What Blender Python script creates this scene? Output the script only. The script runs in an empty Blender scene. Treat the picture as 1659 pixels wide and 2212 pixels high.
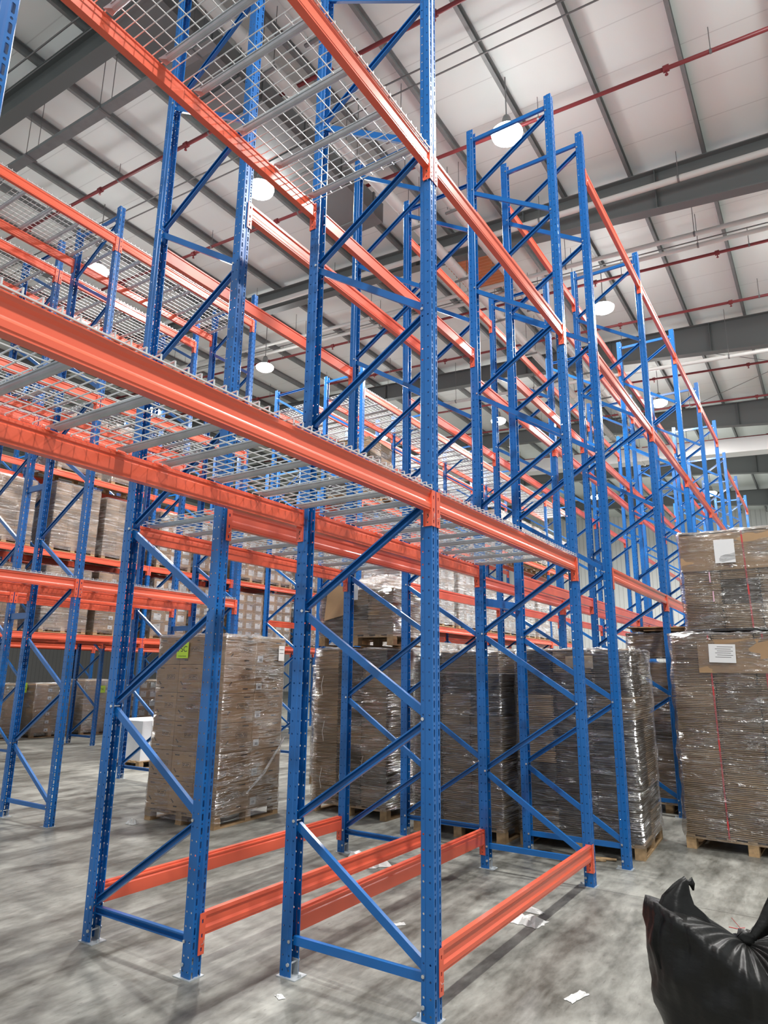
import bpy, math, random
from mathutils import Matrix, Vector
R = random.Random(7)
PI = math.pi
C = bpy.context.scene.collection
SC = bpy.context.scene

# ------------------------------------------------------------------ camera
FPX = 1453.23
pitch, yaw, roll = [math.radians(v) for v in (13.4756, 33.2402, 0.6909)]
CAM = Vector((-3.6016, -2.0161, 1.8027))
fw = Vector((math.cos(yaw)*math.cos(pitch), math.sin(yaw)*math.cos(pitch), math.sin(pitch)))
rt = Vector((math.sin(yaw), -math.cos(yaw), 0)); up = rt.cross(fw)
rt2 = math.cos(roll)*rt + math.sin(roll)*up
up2 = -math.sin(roll)*rt + math.cos(roll)*up
cd = bpy.data.cameras.new('camera'); cam = bpy.data.objects.new('camera', cd); C.objects.link(cam)
cd.sensor_fit = 'VERTICAL'; cd.sensor_height = 36; cd.lens = FPX/2212*36; cd.clip_end = 300
cam.matrix_world = Matrix(((rt2.x, up2.x, -fw.x, CAM.x), (rt2.y, up2.y, -fw.y, CAM.y), (rt2.z, up2.z, -fw.z, CAM.z), (0, 0, 0, 1)))
SC.camera = cam

# ------------------------------------------------------------------ world, exposure, lamps' strength
W = bpy.data.worlds.new('world'); SC.world = W; W.use_nodes = True
W.node_tree.nodes['Background'].inputs[0].default_value = (.93, .97, 1, 1)
W.node_tree.nodes['Background'].inputs[1].default_value = .7
SC.view_settings.view_transform = 'Standard'; SC.view_settings.look = 'None'
SC.view_settings.gamma = 1; SC.view_settings.exposure = 0.0
LAMP_W = 720.0; UP_W = 60.0
SC.cycles.max_bounces = 6; SC.cycles.diffuse_bounces = 4; SC.cycles.glossy_bounces = 3
SC.cycles.transparent_max_bounces = 24; SC.cycles.use_denoising = True
SC.cycles.sample_clamp_indirect = 6; SC.cycles.caustics_reflective = False

# ------------------------------------------------------------------ materials
def mat(name, col, rough=.5, metal=0, coat=0, spec=.5, vary=0, vscale=(6, 6, 6), bump=0, bscale=(40, 40, 40), objvar=0, spots=None):
    m = bpy.data.materials.new(name); m.use_nodes = True
    N, L = m.node_tree.nodes, m.node_tree.links
    b = N['Principled BSDF']
    b.inputs['Base Color'].default_value = (*col, 1); b.inputs['Roughness'].default_value = rough
    b.inputs['Metallic'].default_value = metal; b.inputs['Coat Weight'].default_value = coat
    b.inputs['Coat Roughness'].default_value = .12
    b.inputs['Specular IOR Level'].default_value = spec
    tc = N.new('ShaderNodeTexCoord')
    def noise(sc, detail=4):
        mp = N.new('ShaderNodeMapping'); mp.inputs['Scale'].default_value = sc
        L.new(tc.outputs['Object'], mp.inputs['Vector'])
        n = N.new('ShaderNodeTexNoise'); n.inputs['Scale'].default_value = 1; n.inputs['Detail'].default_value = detail
        L.new(mp.outputs[0], n.inputs['Vector']); return n.outputs['Fac']
    src = None
    if vary:
        f = noise(vscale)
        r = N.new('ShaderNodeMapRange'); r.inputs['From Min'].default_value = .3; r.inputs['From Max'].default_value = .7
        r.inputs['To Min'].default_value = 1-vary; r.inputs['To Max'].default_value = 1+vary*.6
        L.new(f, r.inputs['Value']); src = r.outputs[0]
    if objvar:
        oi = N.new('ShaderNodeObjectInfo')
        r = N.new('ShaderNodeMapRange'); r.inputs['To Min'].default_value = 1-objvar; r.inputs['To Max'].default_value = 1+objvar
        L.new(oi.outputs['Random'], r.inputs['Value'])
        if src:
            mm = N.new('ShaderNodeMath'); mm.operation = 'MULTIPLY'; L.new(src, mm.inputs[0]); L.new(r.outputs[0], mm.inputs[1]); src = mm.outputs[0]
        else: src = r.outputs[0]
    if src:
        v = N.new('ShaderNodeVectorMath'); v.operation = 'SCALE'; v.inputs[0].default_value = col
        L.new(src, v.inputs['Scale']); L.new(v.outputs[0], b.inputs['Base Color'])
    if bump:
        bp = N.new('ShaderNodeBump'); bp.inputs['Strength'].default_value = bump; bp.inputs['Distance'].default_value = .01
        L.new(noise(bscale), bp.inputs['Height']); L.new(bp.outputs[0], b.inputs['Normal'])
    return m
M = {}
M['blue'] = mat('blue_paint', (.008, .125, .40), .3, coat=.4, spec=.35, vary=.14, vscale=(2, 2, 1.5), bump=.06, bscale=(12, 12, 4))
M['orange'] = mat('orange_paint', (.80, .125, .06), .34, coat=.35, vary=.07, vscale=(1.2, 6, 6), bump=.04, bscale=(5, 20, 20))
M['galv'] = mat('galvanised_steel', (.50, .54, .56), .42, metal=.35, vary=.12, vscale=(9, 9, 9))
M['wire'] = mat('zinc_wire', (.74, .75, .74), .35, metal=.55)
M['bolt'] = mat('bolt_steel', (.75, .75, .74), .25, metal=.9)
M['card'] = mat('cardboard', (.40, .255, .135), .75, vary=.12, vscale=(2, 2, 4), objvar=.14)
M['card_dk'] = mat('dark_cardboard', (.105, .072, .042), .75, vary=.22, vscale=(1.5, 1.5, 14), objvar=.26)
M['card_edge'] = mat('corrugated_edges', (.46, .31, .175), .8, vary=.38, vscale=(3, 3, 70), objvar=.22)
M['tape'] = mat('parcel_tape', (.40, .29, .18), .25, coat=.5)
M['wood'] = mat('pallet_wood', (.44, .29, .15), .75, vary=.25, vscale=(3, 25, 25), objvar=.15)
M['paper'] = mat('white_paper', (.78, .78, .76), .6)
M['ink'] = mat('dark_ink', (.05, .045, .04), .7)
M['green'] = mat('green_paper', (.42, .62, .05), .55)
M['pipe_red'] = mat('red_fire_pipe', (.24, .035, .04), .4)
M['pipe_wh'] = mat('white_insulated_pipe', (.66, .65, .62), .45, bump=.3, bscale=(6, 6, 6))
M['duct'] = mat('grey_duct', (.17, .18, .18), .6)
M['duct_wh'] = mat('foil_duct', (.8, .8, .78), .3, metal=.3, bump=.2, bscale=(3, 3, 3))
M['girder'] = mat('grey_girder_paint', (.145, .158, .155), .5)
M['purlin'] = mat('purlin_galvanised', (.25, .265, .265), .5, metal=.3, vary=.1)
M['conduit'] = mat('conduit_steel', (.22, .22, .22), .5, metal=.5)
M['black'] = mat('black_rubber', (.02, .02, .02), .5)
M['bag'] = mat('black_plastic_bag', (.006, .006, .0055), .40, spec=.3, bump=.6, bscale=(8, 8, 16))
M['strap_r'] = mat('red_strap', (.55, .05, .05), .4)
M['string'] = mat('white_string', (.75, .74, .7), .6)
M['yellow'] = mat('yellow_plastic', (.8, .6, .02), .4)
M['white_pl'] = mat('white_plastic', (.75, .76, .77), .35, bump=.2)
M['scrap'] = mat('scrap_film', (.62, .62, .6), .3, bump=.5, bscale=(20, 20, 20))
M['pink'] = mat('pink_tape', (.75, .45, .55), .4)
M['orangepanel'] = mat('orange_corrugated', (.62, .24, .10), .5)
M['wallwhite'] = mat('wall_panel', (.62, .63, .60), .5)
def emis(name, col, s):
    m = bpy.data.materials.new(name); m.use_nodes = True; N = m.node_tree.nodes; L = m.node_tree.links
    N.remove(N['Principled BSDF']); e = N.new('ShaderNodeEmission'); e.inputs[0].default_value = (*col, 1); e.inputs[1].default_value = s
    L.new(e.outputs[0], N['Material Output'].inputs[0]); return m
M['lampglow'] = emis('lamp_diffuser', (1, 1, .98), 45)
def film(name, amount, tint, streak=(1.1, 1.1, 16), strength=.9):
    m = bpy.data.materials.new(name); m.use_nodes = True; N = m.node_tree.nodes; L = m.node_tree.links
    N.remove(N['Principled BSDF'])
    tc = N.new('ShaderNodeTexCoord'); mp = N.new('ShaderNodeMapping'); mp.inputs['Scale'].default_value = streak
    mp.inputs['Rotation'].default_value = (.12, .16, 0)
    L.new(tc.outputs['Object'], mp.inputs['Vector'])
    n = N.new('ShaderNodeTexNoise'); n.inputs['Scale'].default_value = 1.3; n.inputs['Detail'].default_value = 4; n.inputs['Distortion'].default_value = 1.2
    n.inputs['Roughness'].default_value = .62
    L.new(mp.outputs[0], n.inputs['Vector'])
    n2 = N.new('ShaderNodeTexNoise'); n2.inputs['Scale'].default_value = 7; n2.inputs['Detail'].default_value = 3
    L.new(tc.outputs['Object'], n2.inputs['Vector'])
    def M2(op, a, b_=None, c=None):
        q = N.new('ShaderNodeMath'); q.operation = op
        for i, v in enumerate((a, b_, c)):
            if v is None: continue
            if isinstance(v, (int, float)): q.inputs[i].default_value = v
            else: L.new(v, q.inputs[i])
        return q.outputs[0]
    # narrow folds: ridges where the noise crosses one half, strongest in patches
    rid = M2('POWER', M2('SUBTRACT', 1, M2('MINIMUM', 1, M2('MULTIPLY', M2('ABSOLUTE', M2('SUBTRACT', n.outputs['Fac'], .5)), 7))), 2)
    n3 = N.new('ShaderNodeTexNoise'); n3.inputs['Scale'].default_value = 2.6; n3.inputs['Detail'].default_value = 2; L.new(tc.outputs['Object'], n3.inputs['Vector'])
    msk = N.new('ShaderNodeMapRange'); msk.inputs['From Min'].default_value = .42; msk.inputs['From Max'].default_value = .62; L.new(n3.outputs['Fac'], msk.inputs['Value'])
    rid = M2('MULTIPLY', rid, M2('MULTIPLY_ADD', msk.outputs[0], .8, .25))
    ad = N.new('ShaderNodeMath'); ad.operation = 'MULTIPLY_ADD'; ad.inputs[1].default_value = .25
    L.new(n2.outputs['Fac'], ad.inputs[0]); L.new(rid, ad.inputs[2])
    b = N.new('ShaderNodeBump'); b.inputs['Strength'].default_value = strength; b.inputs['Distance'].default_value = .022
    L.new(ad.outputs[0], b.inputs['Height'])
    g = N.new('ShaderNodeBsdfGlossy'); g.inputs['Roughness'].default_value = .17; L.new(b.outputs[0], g.inputs['Normal'])
    g.inputs['Color'].default_value = (1, 1, 1, 1)
    d = N.new('ShaderNodeBsdfDiffuse'); d.inputs['Color'].default_value = (*tint, 1); L.new(b.outputs[0], d.inputs['Normal'])
    t = N.new('ShaderNodeBsdfTransparent')
    r = N.new('ShaderNodeMapRange'); r.inputs['From Min'].default_value = .5; r.inputs['From Max'].default_value = .72
    r.inputs['To Min'].default_value = amount*.5; r.inputs['To Max'].default_value = min(1, amount*3)
    L.new(n.outputs['Fac'], r.inputs['Value'])
    m1 = N.new('ShaderNodeMixShader'); L.new(r.outputs[0], m1.inputs[0]); L.new(t.outputs[0], m1.inputs[1]); L.new(d.outputs[0], m1.inputs[2])
    lw = N.new('ShaderNodeLayerWeight'); lw.inputs['Blend'].default_value = .35
    r2 = N.new('ShaderNodeMapRange'); r2.inputs['To Min'].default_value = .045; r2.inputs['To Max'].default_value = .5
    L.new(lw.outputs['Fresnel'], r2.inputs['Value'])
    gl = M2('MINIMUM', 1, M2('MULTIPLY_ADD', rid, .55, r2.outputs[0]))
    m2 = N.new('ShaderNodeMixShader'); L.new(gl, m2.inputs[0]); L.new(m1.outputs[0], m2.inputs[1]); L.new(g.outputs[0], m2.inputs[2])
    L.new(m2.outputs[0], N['Material Output'].inputs[0]); return m
M['film'] = film('stretch_film', .014, (.55, .54, .52))
M['film_wh'] = film('cloudy_film', .2, (.72, .70, .68))

# ------------------------------------------------------------------ mesh helpers
class MB:
    def __init__(s): s.v = []; s.f = []; s.m = []
    def poly(s, pts, mi=0):
        b = len(s.v); s.v += [tuple(p) for p in pts]; s.f.append(tuple(range(b, b+len(pts)))); s.m.append(mi)
    def box(s, c, d, rz=0, mi=0, rx=0, ry=0):
        x, y, z = [q/2 for q in d]; b = len(s.v)
        mt = Matrix.Rotation(rz, 3, 'Z') @ Matrix.Rotation(ry, 3, 'Y') @ Matrix.Rotation(rx, 3, 'X')
        for i in ((-1, -1, -1), (1, -1, -1), (1, 1, -1), (-1, 1, -1), (-1, -1, 1), (1, -1, 1), (1, 1, 1), (-1, 1, 1)):
            q = mt @ Vector((i[0]*x, i[1]*y, i[2]*z)); s.v.append((q.x+c[0], q.y+c[1], q.z+c[2]))
        for f in ((3, 2, 1, 0), (4, 5, 6, 7), (0, 1, 5, 4), (1, 2, 6, 5), (2, 3, 7, 6), (3, 0, 4, 7)):
            s.f.append(tuple(b+k for k in f)); s.m.append(mi)
    def prism(s, prof, a, b_, up_=(0, 0, 1), mi=0, caps=True, closed=True):
        """extrude 2-D profile (u,w) from a to b_; w follows up_, u is sideways"""
        a = Vector(a); b_ = Vector(b_); d = (b_-a).normalized(); u_ = Vector(up_)
        u_ = (u_-d*u_.dot(d)).normalized(); sd = d.cross(u_)
        n = len(prof); k = len(s.v)
        for P in (a, b_):
            for (x, y) in prof:
                q = P+sd*x+u_*y; s.v.append((q.x, q.y, q.z))
        for i in range(n if closed else n-1):
            j = (i+1) % n; s.f.append((k+i, k+j, k+n+j, k+n+i)); s.m.append(mi)
        if caps and closed:
            s.f.append(tuple(k+i for i in range(n))[::-1]); s.m.append(mi); s.f.append(tuple(k+n+i for i in range(n))); s.m.append(mi)
    def tube(s, pts, r, n=8, mi=0, caps=True):
        pts = [Vector(p) for p in pts]; k = len(s.v); prev = None
        for i, p in enumerate(pts):
            d = (pts[min(i+1, len(pts)-1)]-pts[max(i-1, 0)]).normalized()
            ref = Vector((0, 0, 1)) if abs(d.z) < .9 else Vector((1, 0, 0))
            if prev is not None: ref = prev
            a = (ref-d*ref.dot(d)).normalized(); b = d.cross(a); prev = a
            rr = r[i] if isinstance(r, (list, tuple)) else r
            for j in range(n):
                t = 2*PI*j/n; q = p+a*math.cos(t)*rr+b*math.sin(t)*rr; s.v.append((q.x, q.y, q.z))
        for i in range(len(pts)-1):
            for j in range(n):
                j2 = (j+1) % n; s.f.append((k+i*n+j, k+i*n+j2, k+(i+1)*n+j2, k+(i+1)*n+j)); s.m.append(mi)
        if caps:
            s.f.append(tuple(k+j for j in range(n))[::-1]); s.m.append(mi)
            e = k+(len(pts)-1)*n; s.f.append(tuple(e+j for j in range(n))); s.m.append(mi)
    def lathe(s, prof, c=(0, 0, 0), n=24, mi=0):
        k = len(s.v)
        for r, z in prof:
            for j in range(n):
                t = 2*PI*j/n; s.v.append((c[0]+r*math.cos(t), c[1]+r*math.sin(t), c[2]+z))
        for i in range(len(prof)-1):
            for j in range(n):
                j2 = (j+1) % n; s.f.append((k+i*n+j, k+i*n+j2, k+(i+1)*n+j2, k+(i+1)*n+j)); s.m.append(mi)
    def mesh(s, name, mats, smooth=False):
        me = bpy.data.meshes.new(name); me.from_pydata(s.v, [], s.f)
        for q in (mats if isinstance(mats, (list, tuple)) else [mats]): me.materials.append(q)
        if max(s.m, default=0): me.polygons.foreach_set('material_index', s.m)
        if smooth: me.polygons.foreach_set('use_smooth', [True]*len(s.f))
        me.update(); return me
def obj(name, me, parent=None, loc=(0, 0, 0), rot=(0, 0, 0), scale=None):
    o = bpy.data.objects.new(name, me); C.objects.link(o); o.location = loc; o.rotation_euler = rot
    if scale: o.scale = scale
    if parent: o.parent = parent
    return o
def tag(o, label, cat, group=None, kind=None):
    o['label'] = label; o['category'] = cat
    if group: o['group'] = group
    if kind: o['kind'] = kind
    return o
def empty(name, loc=(0, 0, 0), rz=0):
    o = bpy.data.objects.new(name, None); C.objects.link(o); o.location = loc; o.rotation_euler = (0, 0, rz); o.empty_display_size = .1
    return o
def struct(name, me, label=None):
    o = obj(name, me); o['kind'] = 'structure'
    if label: o['label'] = label
    return o
def copy_tree(o, parent=None):
    c = o.copy(); C.objects.link(c); c.parent = parent
    for ch in list(o.children): copy_tree(ch, c)
    return c
def txt_mesh(s, size, name, m, ext=.0004, align='CENTER'):
    cu = bpy.data.curves.new(name, 'FONT'); cu.body = s; cu.size = size; cu.align_x = align; cu.align_y = 'CENTER'; cu.extrude = ext
    o = bpy.data.objects.new(name, cu); C.objects.link(o)
    dg = bpy.context.evaluated_depsgraph_get(); me = bpy.data.meshes.new_from_object(o.evaluated_get(dg))
    bpy.data.objects.remove(o); me.materials.clear(); me.materials.append(m); return me

# ------------------------------------------------------------------ the hall
RS = .062
def zr(y): return 12.55 + RS*y if y < 30 else 12.55+RS*60-RS*y      # underside of the purlins
X0, X1, Y0, Y1 = -9, 47, -16, 46
def floor_mat():
    m = bpy.data.materials.new('polished_concrete'); m.use_nodes = True; N, L = m.node_tree.nodes, m.node_tree.links
    b = N['Principled BSDF']; tc = N.new('ShaderNodeTexCoord')
    def noise(sc, det, rot=0, dist=0):
        mp = N.new('ShaderNodeMapping'); mp.inputs['Scale'].default_value = sc; mp.inputs['Rotation'].default_value = (0, 0, rot)
        L.new(tc.outputs['Object'], mp.inputs['Vector']); n = N.new('ShaderNodeTexNoise'); n.inputs['Scale'].default_value = 1
        n.inputs['Detail'].default_value = det; n.inputs['Distortion'].default_value = dist; n.inputs['Roughness'].default_value = .6; L.new(mp.outputs[0], n.inputs['Vector']); return n.outputs['Fac']
    a = noise((.55, .8, 1), 6, .3, .8); c = noise((.9, 4.2, 1), 8, -.45, .5); d = noise((7, 16, 9), 7, -.45)
    r = N.new('ShaderNodeValToRGB'); e = r.color_ramp.elements
    e[0].position = .40; e[0].color = (.080, .078, .064, 1); e[1].position = .59; e[1].color = (.32, .318, .285, 1)
    s1 = N.new('ShaderNodeMath'); s1.operation = 'MULTIPLY_ADD'; s1.inputs[1].default_value = .38; L.new(a, s1.inputs[0])
    s2 = N.new('ShaderNodeMath'); s2.operation = 'MULTIPLY_ADD'; s2.inputs[1].default_value = .40; L.new(c, s2.inputs[0])
    s3 = N.new('ShaderNodeMath'); s3.operation = 'MULTIPLY'; s3.inputs[1].default_value = .24; L.new(d, s3.inputs[0])
    L.new(s3.outputs[0], s2.inputs[2]); L.new(s2.outputs[0], s1.inputs[2]); L.new(s1.outputs[0], r.inputs[0])
    # saw-cut joints
    sx = N.new('ShaderNodeSeparateXYZ'); L.new(tc.outputs['Object'], sx.inputs[0])
    def joint(out, off, per):
        p = N.new('ShaderNodeMath'); p.operation = 'SUBTRACT'; p.inputs[1].default_value = off; L.new(out, p.inputs[0])
        q = N.new('ShaderNodeMath'); q.operation = 'PINGPONG'; q.inputs[1].default_value = per/2; L.new(p.outputs[0], q.inputs[0])
        l = N.new('ShaderNodeMath'); l.operation = 'LESS_THAN'; l.inputs[1].default_value = .0035; L.new(q.outputs[0], l.inputs[0]); return l.outputs[0]
    j1 = joint(sx.outputs[0], 2.82, 6); j2 = joint(sx.outputs[1], 5.15, 14)
    mx = N.new('ShaderNodeMath'); mx.operation = 'MAXIMUM'; L.new(j1, mx.inputs[0]); L.new(j2, mx.inputs[1])
    mix = N.new('ShaderNodeMixRGB'); mix.inputs[2].default_value = (.05, .045, .04, 1); L.new(mx.outputs[0], mix.inputs[0]); L.new(r.outputs[0], mix.inputs[1])
    sc_ = noise((3, 26, 3), 8, -.9, 1.2); sp_ = noise((14, 22, 9), 6, .4)
    t1 = N.new('ShaderNodeMapRange'); t1.inputs['From Min'].default_value = .60; t1.inputs['From Max'].default_value = .74; t1.inputs['To Max'].default_value = .55; L.new(sc_, t1.inputs['Value'])
    t2 = N.new('ShaderNodeMapRange'); t2.inputs['From Min'].default_value = .62; t2.inputs['From Max'].default_value = .72; t2.inputs['To Max'].default_value = .5; L.new(sp_, t2.inputs['Value'])
    t3 = N.new('ShaderNodeMath'); t3.operation = 'MAXIMUM'; L.new(t1.outputs[0], t3.inputs[0]); L.new(t2.outputs[0], t3.inputs[1])
    mix2 = N.new('ShaderNodeMixRGB'); mix2.inputs[2].default_value = (.07, .062, .048, 1); L.new(t3.outputs[0], mix2.inputs[0]); L.new(mix.outputs[0], mix2.inputs[1])
    L.new(mix2.outputs[0], b.inputs['Base Color'])
    rr = N.new('ShaderNodeMapRange'); rr.inputs['To Min'].default_value = .28; rr.inputs['To Max'].default_value = .6; L.new(c, rr.inputs['Value']); L.new(rr.outputs[0], b.inputs['Roughness'])
    b.inputs['Specular IOR Level'].default_value = .35
    bu = N.new('ShaderNodeBump'); bu.inputs['Strength'].default_value = .05; L.new(d, bu.inputs['Height']); L.new(bu.outputs[0], b.inputs['Normal'])
    return m
mb = MB(); mb.box(((X0+X1)/2, (Y0+Y1)/2, -.1), (X1-X0, Y1-Y0, .2)); struct('floor', mb.mesh('floor', floor_mat()), 'grey stained concrete warehouse floor')
def line_mat(name, col, axis, off, per, w, dark, rough=.5):
    m = mat(name, col, rough); N, L = m.node_tree.nodes, m.node_tree.links; b = N['Principled BSDF']
    tc = N.new('ShaderNodeTexCoord'); sx = N.new('ShaderNodeSeparateXYZ'); L.new(tc.outputs['Object'], sx.inputs[0])
    p = N.new('ShaderNodeMath'); p.operation = 'SUBTRACT'; p.inputs[1].default_value = off; L.new(sx.outputs[axis], p.inputs[0])
    q = N.new('ShaderNodeMath'); q.operation = 'PINGPONG'; q.inputs[1].default_value = per/2; L.new(p.outputs[0], q.inputs[0])
    l = N.new('ShaderNodeMath'); l.operation = 'LESS_THAN'; l.inputs[1].default_value = w; L.new(q.outputs[0], l.inputs[0])
    mix = N.new('ShaderNodeMixRGB'); mix.inputs[1].default_value = (*col, 1); mix.inputs[2].default_value = (*[c*dark for c in col], 1)
    L.new(l.outputs[0], mix.inputs[0]); L.new(mix.outputs[0], b.inputs['Base Color']); return m
roofm = line_mat('roof_panels', (.85, .91, .89), 0, .3, 1.0, .010, .82)
mb = MB()
def slab(ya, yb, t0, t1):
    k = len(mb.v)
    for x in (X0, X1):
        for (y, t) in ((ya, t0), (yb, t0), (yb, t1), (ya, t1)): mb.v.append((x, y, zr(y)+t))
    for f in ((0, 3, 2, 1), (4, 5, 6, 7), (0, 1, 5, 4), (1, 2, 6, 5), (2, 3, 7, 6), (3, 0, 4, 7)):
        mb.f.append(tuple(k+i for i in f)); mb.m.append(0)
slab(Y0, 29.99, .22, .3); slab(30, Y1, .22, .3)
struct('ceiling', mb.mesh('ceiling', roofm), 'white sheet metal roof lining')
wm = line_mat('corrugated_wall', (.88, .89, .87), 1, 0, .3, .03, .8)
wm2 = line_mat('corrugated_wall_shaded', (.15, .15, .145), 0, 0, .3, .03, .8)  # darkened: the shade behind the rear rows is put into this colour
mb = MB(); mb.box((X1+.1, (Y0+Y1)/2, 7.6), (.2, Y1-Y0, 15.2)); struct('wall_far', mb.mesh('wall_far', wm), 'pale corrugated end wall')
mb = MB(); mb.box(((X0+X1)/2, Y1+.1, 6.9), (X1-X0, .2, 13.8)); struct('wall_left', mb.mesh('wall_left', wm2), 'corrugated side wall, colour darkened for shade')
# purlins run along x, one object each
k = 0; y = .5-1.5*9
while y < Y1-.5:
    mb = MB(); z = zr(y)
    mb.prism([(-.035, 0), (.035, 0), (.035, .012), (-.023, .012), (-.023, .19), (.035, .19), (.035, .205), (-.035, .205)], (X0+.1, y, z), (X1-.1, y, z))
    struct('trim_%d' % (k+1), mb.mesh('purlin', M['purlin']), 'galvanised roof purlin'); k += 1; y += 1.5
NT = k
# tapered roof girders run along y
def gdepth(y): return 1.12-.055*(y+3) if y < 6 else .62
for x in (1.72, 10.15, 17.9, 25.3, 32.9, 40.4):
    mb = MB(); ys = [Y0, -12, -6, -3, 0, 3, 6, 12, 20, 29.9]; hw = .13
    for a, b in zip(ys[:-1], ys[1:]):
        for (t0a, t1a, t0b, t1b, w) in ((-.02, 0, -.02, 0, hw), (-gdepth(a), -.02, -gdepth(b), -.02, .008), (-gdepth(a)-.02, -gdepth(a), -gdepth(b)-.02, -gdepth(b), hw)):
            q = len(mb.v)
            for (yy, lo, hi) in ((a, t0a, t1a), (b, t0b, t1b)):
                for (sx, t) in ((-w, lo), (w, lo), (w, hi), (-w, hi)): mb.v.append((x+sx, yy, zr(yy)+t))
            for f in ((0, 1, 5, 4), (1, 2, 6, 5), (2, 3, 7, 6), (3, 0, 4, 7), (3, 2, 1, 0), (4, 5, 6, 7)): mb.f.append(tuple(q+i for i in f)); mb.m.append(0)
        # web stiffener
        mb.box((x, a, zr(a)-gdepth(a)/2), (hw*2, .012, gdepth(a)))
    k += 1; struct('trim_%d' % k, mb.mesh('girder', M['girder']), 'dark grey tapered roof girder')

# ------------------------------------------------------------------ ceiling services
def pipe_y(name, x, ya, yb, drop, r, m, label, cat, group=None, hang=True, fit=None):
    root = empty(name, (x, ya, zr(ya)-drop))
    mb = MB(); mb.tube([(0, 0, 0), (0, yb-ya, RS*(yb-ya))], r, 12); obj('pipe_run', mb.mesh('pipe_run', m, True), root)
    y = ya+1.5
    while hang and y < yb:
        mb = MB(); mb.tube([(0, y-ya, RS*(y-ya)), (0, y-ya, RS*(y-ya)+drop+.05)], .008, 5)
        mb.tube([(0, y-ya-.02, RS*(y-ya)), (0, y-ya+.02, RS*(y-ya))], r*1.15, 12)
        obj('hanger', mb.mesh('hanger', M['conduit']), root); y += 3
    if fit:
        y = ya+2.2
        while y < yb:
            mb = MB(); zz = RS*(y-ya); mb.tube([(0, y-ya-.05, zz), (0, y-ya+.05, zz)], r*1.6, 12); mb.tube([(0, y-ya, zz), (0, y-ya, zz-.12)], .014, 8); mb.tube([(0, y-ya, zz-.12), (0, y-ya, zz-.13)], .03, 8)
            obj('sprinkler_head', mb.mesh('sprinkler_head', m), root); y += 3
    tag(root, label, cat, group); return root
for i, (x, d) in enumerate(((7.0, .45), (4.15, .4), (13.2, .45), (15.8, .5), (20.5, .45), (23.5, .5), (28.5, .45))):
    w = ['crossing the top right corner ahead of the nearest full girder', 'passing behind the tallest near upright at the top', 'behind the second girder', 'just before the third girder', 'between the third and fourth girders', 'just before the fourth girder', 'beyond the fourth girder'][i]
    pipe_y('fire_sprinkler_pipe', x, -12, 24, d, .038, M['pipe_red'], 'dark red sprinkler pipe '+w, 'pipe', 'red sprinkler pipes under the roof', fit=True)
pipe_y('insulated_pipe', 9.75, -14, 24, .62, .07, M['pipe_wh'], 'white insulated pipe running along the nearest full girder', 'pipe', hang=True)
pipe_y('insulated_pipe', 11.6, -14, 22, .8, .055, M['pipe_wh'], 'pale pipe behind the nearest full girder, left of its twin', 'pipe')
pipe_y('insulated_pipe', 12.1, -14, 22, .8, .055, M['pipe_wh'], 'pale pipe behind the nearest full girder, farther twin', 'pipe')
pipe_y('insulated_pipe', 17.2, -14, 24, 1.5, .06, M['pipe_wh'], 'white pipe running along the second full girder', 'pipe')
for i, x in enumerate((5.15, 5.42, 12.9, 13.1, 1.3, 1.55)):
    pipe_y('electrical_conduit', x, -13, 24, .16, .016, M['conduit'], 'thin grey conduit under the purlins, %s' % ['nearer of the pair above the nearest lamp', 'farther of the pair above the nearest lamp', 'nearer of the pair above the second lamp', 'farther of the pair above the second lamp', 'nearer of the pair at the top left', 'farther of the pair at the top left'][i], 'conduit', 'conduits under the purlins', hang=False)
def pipe_x(name, y, z, xa, xb, r, m, label, cat, group=None, rings=True, rect=None):
    root = empty(name, (xa, y, z)); mb = MB()
    if rect: mb.prism([(-rect[0]/2, -rect[1]/2), (rect[0]/2, -rect[1]/2), (rect[0]/2, rect[1]/2), (-rect[0]/2, rect[1]/2)], (0, 0, 0), (xb-xa, 0, 0))
    else: mb.tube([(0, 0, 0), (xb-xa, 0, 0)], r, 20)
    obj('duct_run' if rect else 'pipe_run', mb.mesh('run', m, not rect), root)
    x = .6
    while x < xb-xa:
        mb = MB()
        if rect: mb.prism([(-rect[0]/2-.03, -rect[1]/2-.03), (rect[0]/2+.03, -rect[1]/2-.03), (rect[0]/2+.03, rect[1]/2+.03), (-rect[0]/2-.03, rect[1]/2+.03)], (x-.03, 0, 0), (x+.03, 0, 0))
        else: mb.tube([(x-.02, 0, 0), (x+.02, 0, 0)], r*1.05, 20)
        obj('joint_flange' if rect else 'jacket_band', mb.mesh('band', m), root); x += 1.2
    x = 1.2
    hy = (rect[0]/2 if rect else r)+.02
    while x < xb-xa:
        mb = MB(); zt = zr(y)-z
        for s in (-1, 1): mb.tube([(x, s*hy, -hy*.4), (x, s*hy, zt)], .008, 5)
        mb.box((x, 0, -(rect[1]/2 if rect else r)-.03), (.05, hy*2+.1, .04)); obj('hanger', mb.mesh('hanger', M['conduit']), root); x += 2.4
    tag(root, label, cat, group)
pipe_x('insulated_pipe', 3.75, 11.75, -3, 25, .12, M['pipe_wh'], 'fat white insulated pipe running deep under the roof, right of the pair', 'pipe')
pipe_x('insulated_pipe', 4.75, 11.7, -3, 25, .12, M['pipe_wh'], 'fat white insulated pipe running deep under the roof, left of the pair', 'pipe')
pipe_x('air_duct', 6.0, 12.1, -3, 7.6, 0, M['duct'], 'large dark grey rectangular air duct beside the fat white pipes', 'duct', rect=(1.1, .5))
root = empty('foil_duct', (26.5, -12, zr(-12)-1.5))
mb = MB(); mb.prism([(-.35, -.3), (.35, -.3), (.35, .3), (-.35, .3)], (0, 0, 0), (0, 30, RS*30)); obj('duct_run', mb.mesh('duct_run', M['duct_wh']), root)
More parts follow.
